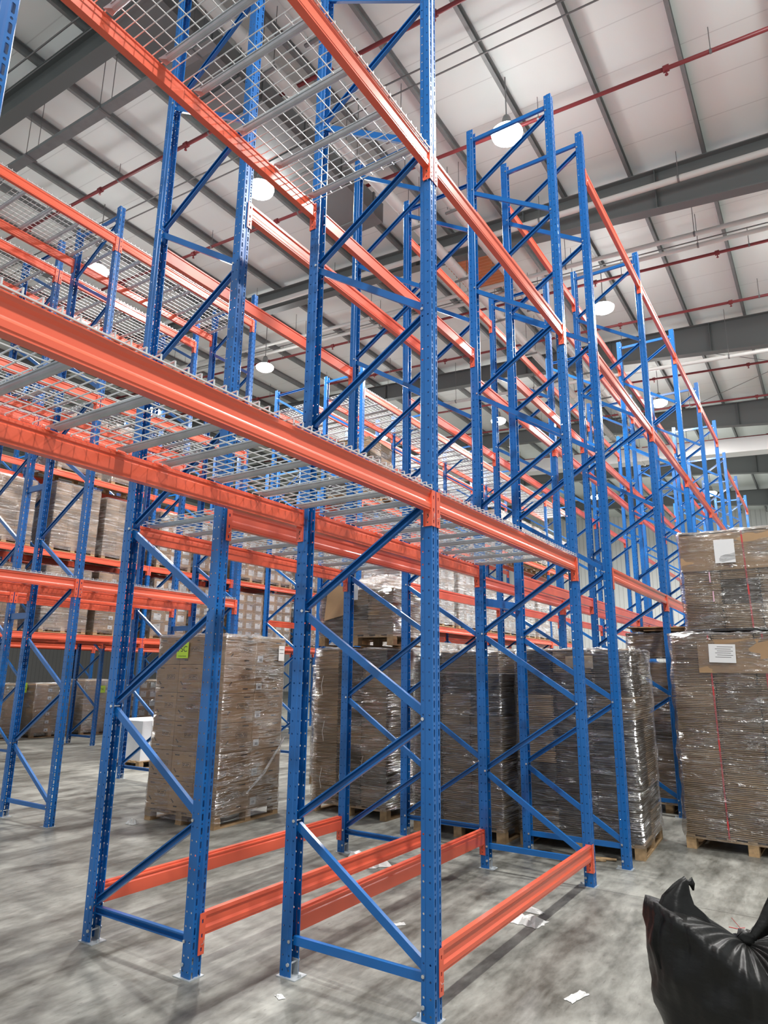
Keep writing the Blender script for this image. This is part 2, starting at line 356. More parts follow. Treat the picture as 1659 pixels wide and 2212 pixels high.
for q in range(10):
    mb = MB(); mb.prism([(-.38, -.33), (.38, -.33), (.38, .33), (-.38, .33)], (0, 1+q*3-.04, RS*(1+q*3-.04)), (0, 1+q*3+.04, RS*(1+q*3+.04))); obj('joint_flange', mb.mesh('flange', M['duct_wh']), root)
tag(root, 'silvery foil-wrapped duct crossing the far hall beneath the girders', 'duct')
root = empty('corrugated_panel', (11.4, 4.6, 12.3))
mb = MB(); pr = []
for q in range(25): pr += [(-.84+q*.07, .0 if q % 2 else .03)]
pr2 = pr+[(x_, y_-.012) for x_, y_ in pr[::-1]]
mb.prism(pr2, (0, -.75, 0), (0, .8, .1)); obj('sheet', mb.mesh('sheet', M['orangepanel']), root)
mb = MB()
for sx in (-.7, .7):
    for sy in (-.6, .6): mb.tube([(sx, sy, 0), (sx, sy, zr(4.6+sy)-12.3)], .01, 5)
obj('hanger', mb.mesh('hanger', M['conduit']), root)
tag(root, 'orange corrugated sheet hung among the pipes behind the girder', 'panel')

root = empty('cable_tray', (2.02, 4.95, zr(4.95)-1.48)); mb = MB()
mb.prism([(-.09, -.03), (.09, -.03), (.09, .04), (.083, .04), (.083, -.023), (-.083, -.023), (-.083, .04), (-.09, .04)], (0, 0, 0), (0, 14, RS*14)); obj('tray_run', mb.mesh('tray_run', M['purlin']), root)
for q in range(6):
    mb = MB()
    for sx in (-.1, .1): mb.tube([(sx, .4+q*2.4, RS*(.4+q*2.4)-.03), (sx, .4+q*2.4, RS*(.4+q*2.4)+1.48)], .007, 5)
    mb.box((0, .4+q*2.4, RS*(.4+q*2.4)-.045), (.24, .04, .02)); obj('hanger', mb.mesh('hanger', M['conduit']), root)
tag(root, 'grey cable tray hung under the roof at the upper left', 'cable tray')
# thin bracing rods crossing under the roof
for (xa, ya, xb, yb, nm) in ((18.2, -6, 25.1, 2, 'rising to the left between the second and third full girders'), (18.2, 2, 25.1, -6, 'rising to the right between the second and third full girders')):
    mb = MB(); mb.tube([(0, 0, 0), (xb-xa, yb-ya, zr(yb)-zr(ya))], .012, 6)
    tag(obj('bracing_rod', mb.mesh('bracing_rod', M['conduit']), None, (xa, ya, zr(ya)-(.1 if yb > ya else .16))), 'thin diagonal bracing rod '+nm, 'rod')
# ------------------------------------------------------------------ lamps
LD = bpy.data.lights.new('high_bay_light', 'AREA'); LD.shape = 'DISK'; LD.size = .34; LD.energy = LAMP_W; LD.color = (1, .985, .96)
LD2 = bpy.data.lights.new('high_bay_ceiling_fill', 'POINT'); LD2.energy = UP_W; LD2.shadow_soft_size = .25; LD2.color = (1, .99, .97)  # second light under each lamp, added to brighten the ceiling
mb = MB(); mb.lathe([(.001, .34), (.06, .34), (.08, .28), (.10, .12), (.20, .05), (.24, .0), (.235, -.01), (.2, -.005)], n=28); LB = mb.mesh('lamp_body', M['conduit'], True)
mb = MB(); mb.lathe([(.24, .02), (.29, -.03), (.27, -.1), (.17, -.16), (.001, -.18)], n=28); LG = mb.mesh('diffuser', M['lampglow'], True)
mb = MB(); mb.tube([(0, 0, .34), (0, 0, .9)], .012, 6); LR = mb.mesh('hanging_rod', M['conduit'])
def lamp(x, y, label, z=11.65):
    root = empty('high_bay_lamp', (x, y, z))
    obj('lamp_housing', LB, root); obj('diffuser', LG, root)
    mb2 = MB(); mb2.tube([(0, 0, .34), (0, 0, zr(y)-z+.22)], .012, 6); obj('hanging_rod', mb2.mesh('rod', M['conduit']), root)
    l = bpy.data.objects.new('bulb_light', LD); C.objects.link(l); l.parent = root; l.location = (0, 0, -.2)
    l = bpy.data.objects.new('ceiling_fill_light', LD2); C.objects.link(l); l.parent = root; l.location = (0, 0, -.32)
    tag(root, label, 'lamp', 'high bay lamps under the roof')
lamps = [((6.43, 1.92), 'glaring high bay lamp nearest the camera, right of the tallest upright'), ((5.06, 6.85), 'bright high bay lamp beside the second near upright, upper left'),
 ((13.55, 2.12), 'high bay lamp second along the right-hand line'), ((5.03, 12.4), 'small bright high bay lamp seen low at far left'), ((11.4, 12.6), 'high bay lamp seen between near uprights left of centre'),
 ((19.9, 8.0), 'high bay lamp just right of the tallest upright, low in the roof'), ((21.3, 2.23), 'high bay lamp third along the right-hand line'), ((28.0, 2.35), 'high bay lamp fourth along the right-hand line'),
 ((36.0, 2.5), 'tiny far high bay lamp last along the right-hand line'), ((33.6, 8.1), 'tiny far high bay lamp seen through the central racking')]
for (p, l) in lamps: lamp(p[0], p[1], l)
# lamps of the same grid that stand outside the photo and light it
for i, (x, y) in enumerate(((13.9, -3.4), (19, 13), (21, -3.4), (28, 15), (12, 19), (3, 19.5), (5.6, -3.4), (-1.4, -3.4), (-7.5, -3.4))):
    lamp(x, y, 'high bay lamp outside the view, '+['beyond the top right corner', 'deep left behind the third row', 'far right down the aisle', 'deep behind the milky pallets', 'deep left over the floor pallets', 'left over the side wall', 'above the top right corner', 'above the camera on the right', 'behind the camera'] [i])

# ------------------------------------------------------------------ racking parts
PIT = .0805; HT = 8.38; TH = .0022
def upright_mesh(holes=True):
    mb = MB()
    half = [(.0, -.034), (.007, -.034), (.013, -.04), (.041, -.04), (.045, -.036), (.045, .010), (.041, .014), (.041, .041), (.039, .044), (.033, .044), (.032, .040)]
    prof = [(-a, b) for a, b in half[::-1]][:-1]+half
    n = int(HT/PIT)
    z1 = HT
    for i in range(len(prof)-1):
        p = Vector(prof[i]); q = Vector(prof[i+1]); d = q-p; ln = d.length; nrm = Vector((d.y, -d.x)).normalized()   # outward
        for (ua, ub) in ((p, q),):
            kind = None
            if holes:
                if ln > .027 and abs(d.y) < 1e-6 and p.y < 0: kind = 'front'
                elif ln > .04 and abs(d.x) < 1e-6: kind = 'side'
                elif ln > .025 and abs(d.x) < 1e-6: kind = 'side2'
            def P(s, z, o): c = p+d*(s/ln)-nrm*o; return (c.x, c.y, z)
            if not kind:
                mb.poly([P(0, 0, 0), P(ln, 0, 0), P(ln, z1, 0), P(0, z1, 0)]); mb.poly([P(0, 0, TH), P(0, z1, TH), P(ln, z1, TH), P(ln, 0, TH)])
                continue
            hs = []
            if kind == 'front': hs = [(.25, .0066, .0215), (.75, .0055, .006)]
            else: hs = [(.5, .0062, .0062)]
            c0 = ln/2+(.004 if kind == 'side' else 0)*(1 if p.x < 0 else -1)
            w0 = PIT/len(hs)
            for k in range(n):
                for hi, (fz, hw, hh) in enumerate(hs):
                    za = k*PIT+hi*w0; zb = za+w0; zc = k*PIT+fz*PIT
                    t = [math.radians(22.5+45*j) for j in range(8)]
                    if hh > hw*2:   # slot: long sides
                        pts = [(c0+hw, zc+hh*.75), (c0+hw*.5, zc+hh), (c0-hw*.5, zc+hh), (c0-hw, zc+hh*.75), (c0-hw, zc-hh*.75), (c0-hw*.5, zc-hh), (c0+hw*.5, zc-hh), (c0+hw, zc-hh*.75)]
                    else: pts = [(c0+hw*math.cos(a), zc+hh*math.sin(a)) for a in t]
                    BL, BR, TR, TL = (0, za), (ln, za), (ln, zb), (0, zb)
                    fs = [[BR, TR, pts[0], pts[7]], [TR, pts[1], pts[0]], [TR, TL, pts[2], pts[1]], [TL, pts[3], pts[2]], [TL, BL, pts[4], pts[3]], [BL, pts[5], pts[4]], [BL, BR, pts[6], pts[5]], [BR, pts[7], pts[6]]]
                    for f in fs:
                        mb.poly([P(a, b, 0) for a, b in f]); mb.poly([P(a, b, TH) for a, b in f[::-1]])
                    for j in range(8):
                        a, b = pts[j], pts[(j+1) % 8]; mb.poly([P(*a, 0), P(*b, 0), P(*b, TH), P(*a, TH)])
            za = n*PIT
            mb.poly([P(0, za, 0), P(ln, za, 0), P(ln, z1, 0), P(0, z1, 0)]); mb.poly([P(0, za, TH), P(0, z1, TH), P(ln, z1, TH), P(ln, za, TH)])
    me = mb.mesh('upright', M['blue']); return me
UP = upright_mesh()
mb = MB(); mb.box((0, .02, .003), (.115, .15, .006)); 
for s in (-1, 1): mb.box((s*.032, .02, .045), (.004, .05, .085))
mb.tube([(-.05, .028, .075), (.05, .028, .075)], .006, 8)
for s in (-1, 1):
    mb.tube([(s*.046, .028, .075), (s*.054, .028, .075)], .011, 6)
mb.tube([(0, .085, .006), (0, .085, .022)], .009, 6)
BP = mb.mesh('base_plate', M['galv'])
mb = MB(); mb.tube([(-.052, 0, 0), (.052, 0, 0)], .0045, 6)
for s in (-1, 1): mb.tube([(s*.0415, 0, 0), (s*.050, 0, 0)], .0105, 6)
BO = mb.mesh('bolt', M['bolt'])
def cbrace(ya, za, yb, zb, op):
    """C channel in the frame plane; op=+1 closed web towards -x, -1 open towards -x"""
    a = Vector((0, ya, za)); b = Vector((0, yb, zb)); h = .024; d = .014; t = .0022
    pr = [(-d, -h), (-d, h), (d, h), (d, h-.009), (d-t, h-.009), (d-t, h-t), (-d+t, h-t), (-d+t, -h+t), (d-t, -h+t), (d-t, -h+.009), (d, -h+.009), (d, -h)]
    dr = (b-a).normalized(); upv = Vector((1, 0, 0)).cross(dr)
    m = MB()
    sd = dr.cross(upv)       # = -+x
    if sd.x < 0: pr = [(-u, w) for u, w in pr]
    if op < 0: pr = [(-u, w) for u, w in pr]
    m.prism(pr, a, b, upv); return m.mesh('brace', M['blue'])
NODE = [.22+.663*i for i in range(13)]
braces = []
for i in range(12):
    ya, yb = (-.465, .465) if i % 2 == 0 else (.465, -.465)
    za, zb = NODE[i]+.03, NODE[i+1]-.03
    braces.append(('diagonal_brace', cbrace(ya, za, yb, zb, 1 if i % 2 == 0 else -1)))
braces.append(('horizontal_brace', cbrace(-.465, .2, .465, .2, 1)))
braces.append(('horizontal_brace', cbrace(-.465, 8.25, .465, 8.25, 1)))
def make_frame(bolts=True):
    root = empty('rack_frame')
    for s in (-1, 1):
        u = obj('upright', UP, root, (0, s*.5, 0), (0, 0, 0 if s < 0 else PI))
        obj('base_plate', BP, u)
    for n, me in braces: obj(n, me, root)
    if bolts:
        for i, z in enumerate(NODE):
            s = -1 if i % 2 == 0 else 1
            obj('bolt', BO, root, (0, s*.472, z))
        obj('bolt', BO, root, (0, .472, .2)); obj('bolt', BO, root, (0, .472, 8.25))
    return root
# beams ------------------------------------------------------------
BH = .13
def beam_prof():
    # (depth, height from top): front face at -.0, back at .05
    return [(0, 0), (0, -.022), (.009, -.034), (.009, -.076), (.006, -.083), (0, -.092), (0, -.116), (.003, -.120), (.003, -BH), (.05, -BH), (.05, -.047), (.044, -.041), (.044, -.030), (.05, -.025), (.05, -.014), (.036, -.012), (.036, 0)]
_bm = {}
def beam_mesh(L):
    L = round(L, 2)
    if L not in _bm:
        m = MB(); m.prism([(-d, h) for d, h in beam_prof()], (0, 0, 0), (L, 0, 0)); _bm[L] = m.mesh('beam', M['orange'])
    return _bm[L]
def conn_mesh(s):
    """L plate at one beam end: front flange over the upright, side plate. s=+1: plate for the x=0 end (upright on -x side)"""
    m = MB(); f = -.004; H = .23; mats = 0
    # front flange: strip x from -.043 to 0 with three slots (each a keyhole) built from boxes
    def plate(x0, x1, z0, z1, y=f): m.box(((x0+x1)/2, y, (z0+z1)/2), (abs(x1-x0), .004, abs(z1-z0)))
    a, b = (-.043, .004)
    sl = (-.045, -.125, -.2)
    xs = (-.026, -.014)
    plate(a, xs[0], 0, -H); plate(xs[1], b, 0, -H); zprev = 0
    for z in sl: plate(xs[0], xs[1], zprev, z+.010); zprev = z-.012
    plate(xs[0], xs[1], zprev, -H)
    # side plate with hooks holes
    m.box((.002, .024, -H/2), (.004, .056, H))
    m.box((.0, .05, -H/2), (.02, .004, H))
    # lock pin
    m.tube([(-.02, f-.002, -.175), (-.012, f-.012, -.165), (-.012, f-.012, -.15)], .0025, 5, 1)
    m.poly([(.0045, .022, -.150), (.0045, .028, -.155), (.0045, .020, -.172), (.0045, .030, -.178), (.0045, .024, -.180), (.0045, .015, -.170)], 2)
    m.box((.0045, .024, -.205), (.001, .008, .009), mi=2)
    if s < 0:
        m.v = [(-x, y, z) for x, y, z in m.v]; m.f = [t[::-1] for t in m.f]
    return m.mesh('end_connector', [M['orange'], M['bolt'], M['ink']])
CN = {1: conn_mesh(1), -1: conn_mesh(-1)}
def beam(xa, xb, yf, zt, face, label, group):
    """xa,xb upright centres, yf y of the upright row's outer face, face=-1 front towards -y, +1 towards +y"""
    L = xb-xa-.096
    if face < 0: o = obj('rack_beam', beam_mesh(L), None, (xa+.048, yf, zt)); 
    else: o = obj('rack_beam', beam_mesh(L), None, (xb-.048, yf, zt), (0, 0, PI))
    obj('end_connector', CN[1], o); obj('end_connector', CN[-1], o, (round(L, 2), 0, 0))
    tag(o, label, 'rack beam', group); return o
# wire decks -------------------------------------------------------
def wire_mesh(Wd, Dp):
    m = MB(); r = .0026
    sq = [(-r, -r), (r, -r), (r, r), (-r, r)]
    n = int(Wd/.0655); zt = .02
    for i in range(n+1):
        x = i*Wd/n
        for (a, b) in (((x, -.042, zt-.016), (x, -.042, zt+.014)), ((x, -.042, zt+.014), (x, .0, zt+.012)), ((x, .0, zt+.012), (x, Dp, zt+.002)), ((x, Dp, zt+.002), (x, Dp+.042, zt+.002)), ((x, Dp+.042, zt+.002), (x, Dp+.042, zt-.016))):
            m.prism(sq, a, b, (1, 0, 0), caps=False)
    k = 10
    for j in range(k):
        y = .075+j*(Dp-.15)/(k-1); m.prism(sq, (0, y, zt-.0005), (Wd, y, zt-.0005), caps=False)
    for y in (-.045, Dp+.045): m.prism([(-.0032, -.0032), (.0032, -.0032), (.0032, .0032), (-.0032, .0032)], (0, y, zt-.014), (Wd, y, zt-.014), caps=False)
    return m.mesh('wire_grid', M['wire'])
WP = 1.315; DD = 1.0
WM = wire_mesh(WP, DD)
m = MB(); t = .002
pr = [(-.022, .012), (-.022, .008), (-.014, -.018), (.014, -.018), (.022, .008), (.022, .012)]
m.prism([(.022*math.cos(PI+q*PI/8)*(1 if True else 1), .024*math.sin(PI+q*PI/8)) for q in range(9)]+[(.027, 0), (.027, .008), (.020, .008)]+[(.0195*math.cos(-q*PI/8), .0215*math.sin(-q*PI/8)) for q in range(9)]+[(-.020, .008), (-.027, .008), (-.027, 0)], (0, .06, 0), (0, DD-.06, 0))
for y0, y1 in ((.0, .065), (DD, DD-.065)):
    m.poly([(-.03, y0, .007), (.03, y0, .007), (.026, y1, .007), (-.026, y1, .007)]); m.poly([(-.03, y0, .0045), (.03, y0, .0045), (.013, y1, -.022), (-.013, y1, -.022)][::-1])
    for s in (-1, 1): m.poly([(s*.03, y0, .0045), (s*.03, y0, .007), (s*.026, y1, .007), (s*.013, y1, -.022)])
SCH = m.mesh('support_channel', M['galv'])
def make_deck():
    root = empty('wire_deck'); obj('wire_grid', WM, root)
    for i in range(4): obj('support_channel', SCH, root, (.1+i*.38, 0, .004))
    return root
_deck = []
def deck(x, y, zt, label, group):
    if not _deck: d = make_deck(); _deck.append(d)
    else: d = copy_tree(_deck[0])
    d.location = (x, y, zt); tag(d, label, 'wire deck', group); return d

_fr = []
def frame(x, yc, rot, label, group, lean=(0, 0)):
    if not _fr: f = make_frame(); _fr.append(f)
    else: f = copy_tree(_fr[0])
    f.location = (x, yc, 0); f.rotation_euler = (lean[0], lean[1], PI if rot else 0); tag(f, label, 'rack frame', group); return f
ORD = ['nearest', 'second', 'third', 'fourth', 'fifth', 'sixth', 'seventh', 'eighth', 'ninth']
LV = {.35: 'floor-level', 2.92: 'first-level', 5.42: 'second-level', 7.87: 'top-level', 2.55: 'low', 4.3: 'middle', 6.1: 'upper'}
def run(xs, yfront, side, rowname, levels, decks=(), framesx=None, D=1.0, skip=(), colour='orange'):
    """one single-deep line of racking. yfront centre of the -y upright. side 'front'/'back' only names it, frames of the back line are turned"""
    rot = side == 'back'
    for i, x in enumerate(xs):
        frame(x, yfront+.5*D, rot, 'blue rack frame, %s from the camera, %s' % (ORD[i], rowname), 'blue rack frames of the '+rowname)
    for i in range(len(xs)-1):
        if i in skip: continue
        for z in levels:
            lz = levels[z] if isinstance(levels, dict) else None
            if lz is not None and i not in lz: continue
            for face in (-1, 1):
                yf = yfront-.04 if face < 0 else yfront+D+.04
                beam(xs[i], xs[i+1], yf, z, face, '%s %s beam, %s side, %s bay, %s' % (colour, LV[z], 'right' if face < 0 else 'left', ORD[i], rowname), 'orange beams of the '+rowname)
    for (i, z) in decks:
        xa = xs[i]+.055
        sp = (xs[i+1]-xs[i]-.11-2*WP)
        for q in (0, 1):
            deck(xa+q*(WP+sp), yfront-.004, z, 'silver mesh deck, %s half, %s shelf, %s bay, %s' % (['near', 'far'][q], LV[z], ORD[i], rowname), 'wire mesh decks of the '+rowname)
A = {}
# front row, near block: right line (F2) and left line (F1)
run([-2.84, 0, 2.87], 0, 'front', 'near right-hand rack line', {.35: [1], 2.92: [0, 1], 5.42: [0, 1]}, [(0, 2.92), (1, 2.92), (0, 5.42)])
run([-.36, 2.54], 1.47, 'back', 'near left-hand rack line', {.35: [0], 2.92: [0], 5.42: [0]}, [(0, 2.92)])
# front row, far block
run([3.62, 6.52, 9.42, 12.32, 15.1], -.13, 'front', 'tall empty block, right line', {2.92: None, 5.42: None, 7.87: None})
run([3.55, 6.45, 9.35, 12.25, 15.05], 1.33, 'back', 'tall empty block, left line', {2.92: None, 5.42: None, 7.87: None})
run([18.1, 21.0, 23.9], 0, 'front', 'distant far-right block', {2.92: None, 5.42: None, 7.87: None})
run([18.1, 21.0, 23.9], 1.45, 'back', 'distant far-right block, left line', {5.42: None, 7.87: None})
# second row across the aisle
run([-1.45, 1.42, 4.2], 5.93, 'front', 'second row, front line', {2.92: None, 5.42: None, 7.87: None}, [(0, 2.92), (1, 2.92), (0, 5.42), (1, 5.42), (0, 7.87), (1, 7.87)])
run([-1.45, 1.42, 4.2], 7.43, 'back', 'second row, rear line', {2.92: None, 5.42: None, 7.87: None}, [(1, 2.92), (0, 5.42), (1, 5.42), (0, 7.87), (1, 7.87)])
run([7.6, 10.45, 13.3, 16.15, 19.0, 21.85], 5.93, 'front', 'far decked racking, front line', {2.92: None, 5.42: None, 7.87: None}, [(i, 7.87) for i in range(5)]+[(i, 5.42) for i in range(2)])
run([7.6, 10.45, 13.3, 16.15, 19.0], 7.43, 'back', 'far decked racking, rear line', {2.92: None, 5.42: None, 7.87: None}, [(i, 7.87) for i in range(4)])
# third row, loaded, shelves closer together
run([1.4, 4.2, 7.0, 9.8, 12.6, 15.4], 11.86, 'front', 'loaded third row, front line', {2.55: None, 4.3: None, 6.1: None}, [])
run([4.2, 7.0, 9.8, 12.6, 15.4], 13.36, 'back', 'loaded third row, rear line', {2.55: None, 4.3: None, 6.1: None}, [])

# fourth row, dim at the back left
run([4.2, 7.0, 9.8, 12.6], 17.9, 'front', 'dim fourth row at far left', {2.55: None, 4.3: None})
# row spacers
def spacer(x, ya, yb, z, label):
    m = MB(); m.prism([(-.02, -.04), (.02, -.04), (.02, .04), (-.02, .04)], (0, 0, 0), (0, yb-ya, 0)); tag(obj('row_spacer', m.mesh('row_spacer', M['blue']), None, (x, ya, z)), label, 'row spacer', 'blue row spacers')
for x, nm in ((1.42, 'left end frames'), (4.2, 'right end frames')):
    for z, zn in ((2.5, 'low'), (4.3, 'high'), (6.9, 'top')):
        spacer(x, 6.97, 7.39, z, 'short blue spacer joining the back-to-back frames of the second row, %s, %s' % (nm, zn))
m = MB(); m.prism([(-.02, -.04), (.02, -.04), (.02, .04), (-.02, .04)], (0, 0, 0), (.65, -.12, 0)); tag(obj('row_spacer', m.mesh('row_spacer', M['blue']), None, (2.92, .98, 2.54)), 'short blue spacer between the near block and the tall block', 'row spacer')

# ------------------------------------------------------------------ pallets and loads
def pallet_mesh(w, d):
    m = MB(); 
    for i in range(7): m.box((0, -d/2+.05+i*(d-.1)/6, .133), (w, .09, .018))
    for i in range(3): m.box((0, -d/2+.05+i*(d-.1)/2, .009), (w, .1, .018))
    for i in range(3): m.box((-w/2+.05+i*(w-.1)/2, 0, .115), (.09, d, .018))
    for i in range(3):
        for j in range(3): m.box((-w/2+.055+i*(w-.11)/2, -d/2+.05+j*(d-.1)/2, .062), (.1, .1, .088))
    return m.mesh('wooden_pallet', M['wood'])
_pm = {}
def pallet(root, w, d, z=0):
    k = (round(w, 2), round(d, 2))
    if k not in _pm: _pm[k] = pallet_mesh(*k)
    return obj('wooden_pallet', _pm[k], root, (0, 0, z))
def film_mesh(w, d, h, wob=.012, rnd=R, m=None, taper=0, z0=0):
    """wrinkled closed shell round a load: rounded rectangle rings"""
    mb = MB(); nz = max(6, int(h/.06)); ns = 10
    base = []
    for k in range(4):
        cx, cy = [(1, -1), (1, 1), (-1, 1), (-1, -1)][k]; a0 = [-PI/2, 0, PI/2, PI][k]
        for q in range(3):
            a = a0+q*PI/4; base.append((cx*(w/2-.02)+.02*math.cos(a), cy*(d/2-.02)+.02*math.sin(a), math.cos(a), math.sin(a)))
        nx, ny = [(1, 1), (-1, 1), (-1, -1), (1, -1)][k]
        c2 = [(1, 1), (-1, 1), (-1, -1), (1, -1)][k]; a1 = a0+PI/2
        p0 = (cx*(w/2-.02)+.02*math.cos(a1), cy*(d/2-.02)+.02*math.sin(a1)); p1 = (c2[0]*(w/2-.02)+.02*math.cos(a1), c2[1]*(d/2-.02)+.02*math.sin(a1))
        for q in range(1, ns): t = q/ns; base.append((p0[0]+(p1[0]-p0[0])*t, p0[1]+(p1[1]-p0[1])*t, math.cos(a1), math.sin(a1)))
    n = len(base)
    ph = [rnd.uniform(0, 6.28) for _ in range(8)]
    for i in range(nz+1):
        z = z0+h*i/nz; s = 1-taper*(i/nz)
        for j, (x, y, nx, ny) in enumerate(base):
            o = wob*(.5*math.sin(z*9+j*.5+ph[0])+.35*math.sin(z*23-j*.9+ph[1])+.3*rnd.uniform(-1, 1))+wob
            mb.v.append((x*s+nx*o, y*s+ny*o, z))
    for i in range(nz):
        for j in range(n):
            j2 = (j+1) % n; mb.f.append((i*n+j, i*n+j2, (i+1)*n+j2, (i+1)*n+j)); mb.m.append(0)
    k = len(mb.v); mb.v.append((0, 0, z0+h+.012))
    for j in range(n): mb.f.append((nz*n+j, nz*n+(j+1) % n, k)); mb.m.append(0)
    return mb.mesh('stretch_film', m or M['film'], True)
def bundle_mesh(w, d, h, nl, rnd, m):
    mb = MB(); t = h/nl
    for i in range(nl):
        jx, jy = rnd.uniform(-.006, .006), rnd.uniform(-.006, .006); s = rnd.uniform(.0, .007)
        mb.box((jx, jy, (i+.5)*t), (w-s, d-s, t*.5))
        mb.box((0, 0, (i+.98)*t), (w-.06, d-.06, t*.6))
    return mb.mesh('cardboard_bundle', m)
def film_rim(root, w, d, z, r):
    """rolled, crumpled edge of film lying round the top"""
    mb = MB(); pts = []; rad = []
    cs = [(-1, -1), (1, -1), (1, 1), (-1, 1), (-1, -1)]
    for (a, b) in zip(cs[:-1], cs[1:]):
        for q in range(16):
            t = q/16; pts.append(((a[0]+(b[0]-a[0])*t)*(w/2-.004)+r.uniform(-.008, .008), (a[1]+(b[1]-a[1])*t)*(d/2-.004)+r.uniform(-.008, .008), z+r.uniform(-.01, .012))); rad.append(r.uniform(.007, .022))
    mb.tube(pts, rad, 7); obj('film_edge', mb.mesh('film_edge', M['film_wh'], True), root)
def sheet_load(loc, rz, w, d, h, nx, ny, nz, label, seed, name='cardboard_pallet_load', top=True, pal=True, mats=('card_edge', 'card_dk'), group=None, filmm='film', lean=0, taper=0, straps=0, sheetface=None, wob=.012):
    r = random.Random(seed); root = empty(name, loc, rz); z0 = 0
    if pal: pallet(root, w, d); z0 = .142
    bw, bd, bh = (w-.02)/nx, (d-.02)/ny, (h-z0)/nz
    vs = [bundle_mesh(bw-.004, bd-.004, bh-.004, max(4, int(bh/.019)), r, M[mats[q % len(mats)]]) for q in range(4)]
    pc = [[r.randrange(4) for _ in range(ny)] for _ in range(nx)]
    for i in range(nx):
        for j in range(ny):
            for k in range(nz):
                if 0 < i < nx-1 and 0 < j < ny-1 and k < nz-1: continue
                v = vs[(pc[i][j]+(k if r.random() < .35 else 0)) % 4]
                obj('cardboard_bundle', v, root, (-w/2+.01+(i+.5)*bw+r.uniform(-.006, .006)+lean*(k/nz), -d/2+.01+(j+.5)*bd+r.uniform(-.006, .006), z0+k*bh), (0, 0, r.uniform(-.006, .006)))
    if top:
        m = MB(); m.box((lean, 0, h+.006), (w-.01, d-.01, .008)); obj('top_sheet', m.mesh('top_sheet', M['card']), root)
    for s_ in range(straps):
        yy = -d/2+(s_+.6)*d/(straps+.4); m = MB(); m.prism([(-.008, -.0015), (.008, -.0015), (.008, .0015), (-.008, .0015)], (-w/2-.008, yy, z0), (-w/2-.008, yy+.02, h), (1, 0, 0))
        obj('strap', m.mesh('strap', M['strap_r']), root)
    obj('stretch_film', film_mesh(w, d, h-z0+.05, wob, r, M[filmm], taper, z0-.03), root)
    film_rim(root, w*(1-taper), d*(1-taper), h+.015, r)
    tag(root, label, 'pallet load', group); return root
# -- cartons
def carton_mesh(w, d, h, ink=True):
    m = MB(); b = .006; k = len(m.v)
    for z, s in ((0, b), (b, 0), (h-b, 0), (h, b)):
        for (sx, sy) in ((-1, -1), (1, -1), (1, 1), (-1, 1)): m.v.append((sx*(w/2-s), sy*(d/2-s), z))
    for i in range(3):
        for j in range(4): m.f.append((i*4+j, i*4+(j+1) % 4, (i+1)*4+(j+1) % 4, (i+1)*4+j)); m.m.append(0)
    m.f.append((3, 2, 1, 0)); m.m.append(0); m.f.append((12, 13, 14, 15)); m.m.append(0)
    m.box((0, 0, h+.0003), (w*.98, .05, .0006), mi=2)
    if ink:
        e = .0008
        for (fx, n) in ((0, 1), (1, 1)):    # -x and -y faces
            L_ = d if fx == 0 else w
            def put(u, v, du, dv):
                if fx == 0: m.box((-w/2-e, u, v), (.001, du, dv), mi=1)
                else: m.box((u, -d/2-e, v), (du, .001, dv), mi=1)
            # framed name block
            cu, cv = L_*.16*(-1 if fx == 0 else 1), h*.56
            for s in (-1, 1): put(cu, cv+s*h*.085, L_*.36, .0035); put(cu+s*L_*.18, cv, .0035, h*.17)
            for q in range(2):
                for c_ in range(9):
                    if (c_*7+q*3) % 5: put(cu-L_*.14+c_*L_*.035, cv+h*.03-q*h*.055, L_*.024, h*.03)
            # slanted arrow mark, small code
            for q in range(3): put(-L_*.3*(-1 if fx == 0 else 1)+q*.014, h*.3+q*.014, .02, .012)
            put(L_*.28, h*.87, L_*.2, .012); put(-L_*.3, h*.87, L_*.12, .008); put(L_*.2, h*.16, L_*.16, .014)
    return m.mesh('carton', [M['card'], M['ink'], M['tape']])
def carton_load(loc, rz, w, d, h, nx, ny, nz, label, seed, lab=0, filmm='film', group=None, ink=True, z0=.142, name='carton_pallet_load'):
    r = random.Random(seed); root = empty(name, loc, rz); pallet(root, w, d)
    cw, cdp, ch = (w-.01)/nx, (d-.01)/ny, (h-z0)/nz
    cm = carton_mesh(cw-.005, cdp-.005, ch-.003, ink)
    pm = MB(); pm.box((0, 0, 0), (.0012, .11, .08)); 
    for q in range(3): pm.box((-.0008, -.02+q*.018, -.012), (.0005, .012, .03), mi=1)
    lm = pm.mesh('paper_label', [M['paper'], M['ink']])
    pb = MB(); pb.box((0, 0, 0), (.0015, cdp*.62, ch*.6)); pb.box((-.001, -cdp*.12, ch*.22), (.0005, cdp*.2, ch*.06), mi=1); pbm = pb.mesh('paper_label', [M['paper'], M['ink']])
    for i in range(nx):
        for j in range(ny):
            for k in range(nz):
                if 0 < i and 0 < j and k < nz-1: continue
                c = obj('carton', cm, root, (-w/2+.005+(i+.5)*cw+r.uniform(-.002, .002), -d/2+.005+(j+.5)*cdp+r.uniform(-.002, .002), z0+k*ch), (0, 0, 0))
                if lab == 1 and j == 0 and i == 1: obj('paper_label', lm, c, (-cw*.36, -cdp/2-.001, ch*.24), (0, 0, PI/2))
                if lab == 2:
                    if i == 0: obj('paper_label', pbm, c, (-cw/2, 0, ch*.5))
                    if j == 0: obj('paper_label', pbm, c, (0, -cdp/2, ch*.5), (0, 0, PI/2))
    obj('stretch_film', film_mesh(w, d, h-z0+.12, .008, r, M[filmm], 0, z0-.09), root)
    tag(root, label, 'pallet load', group); return root
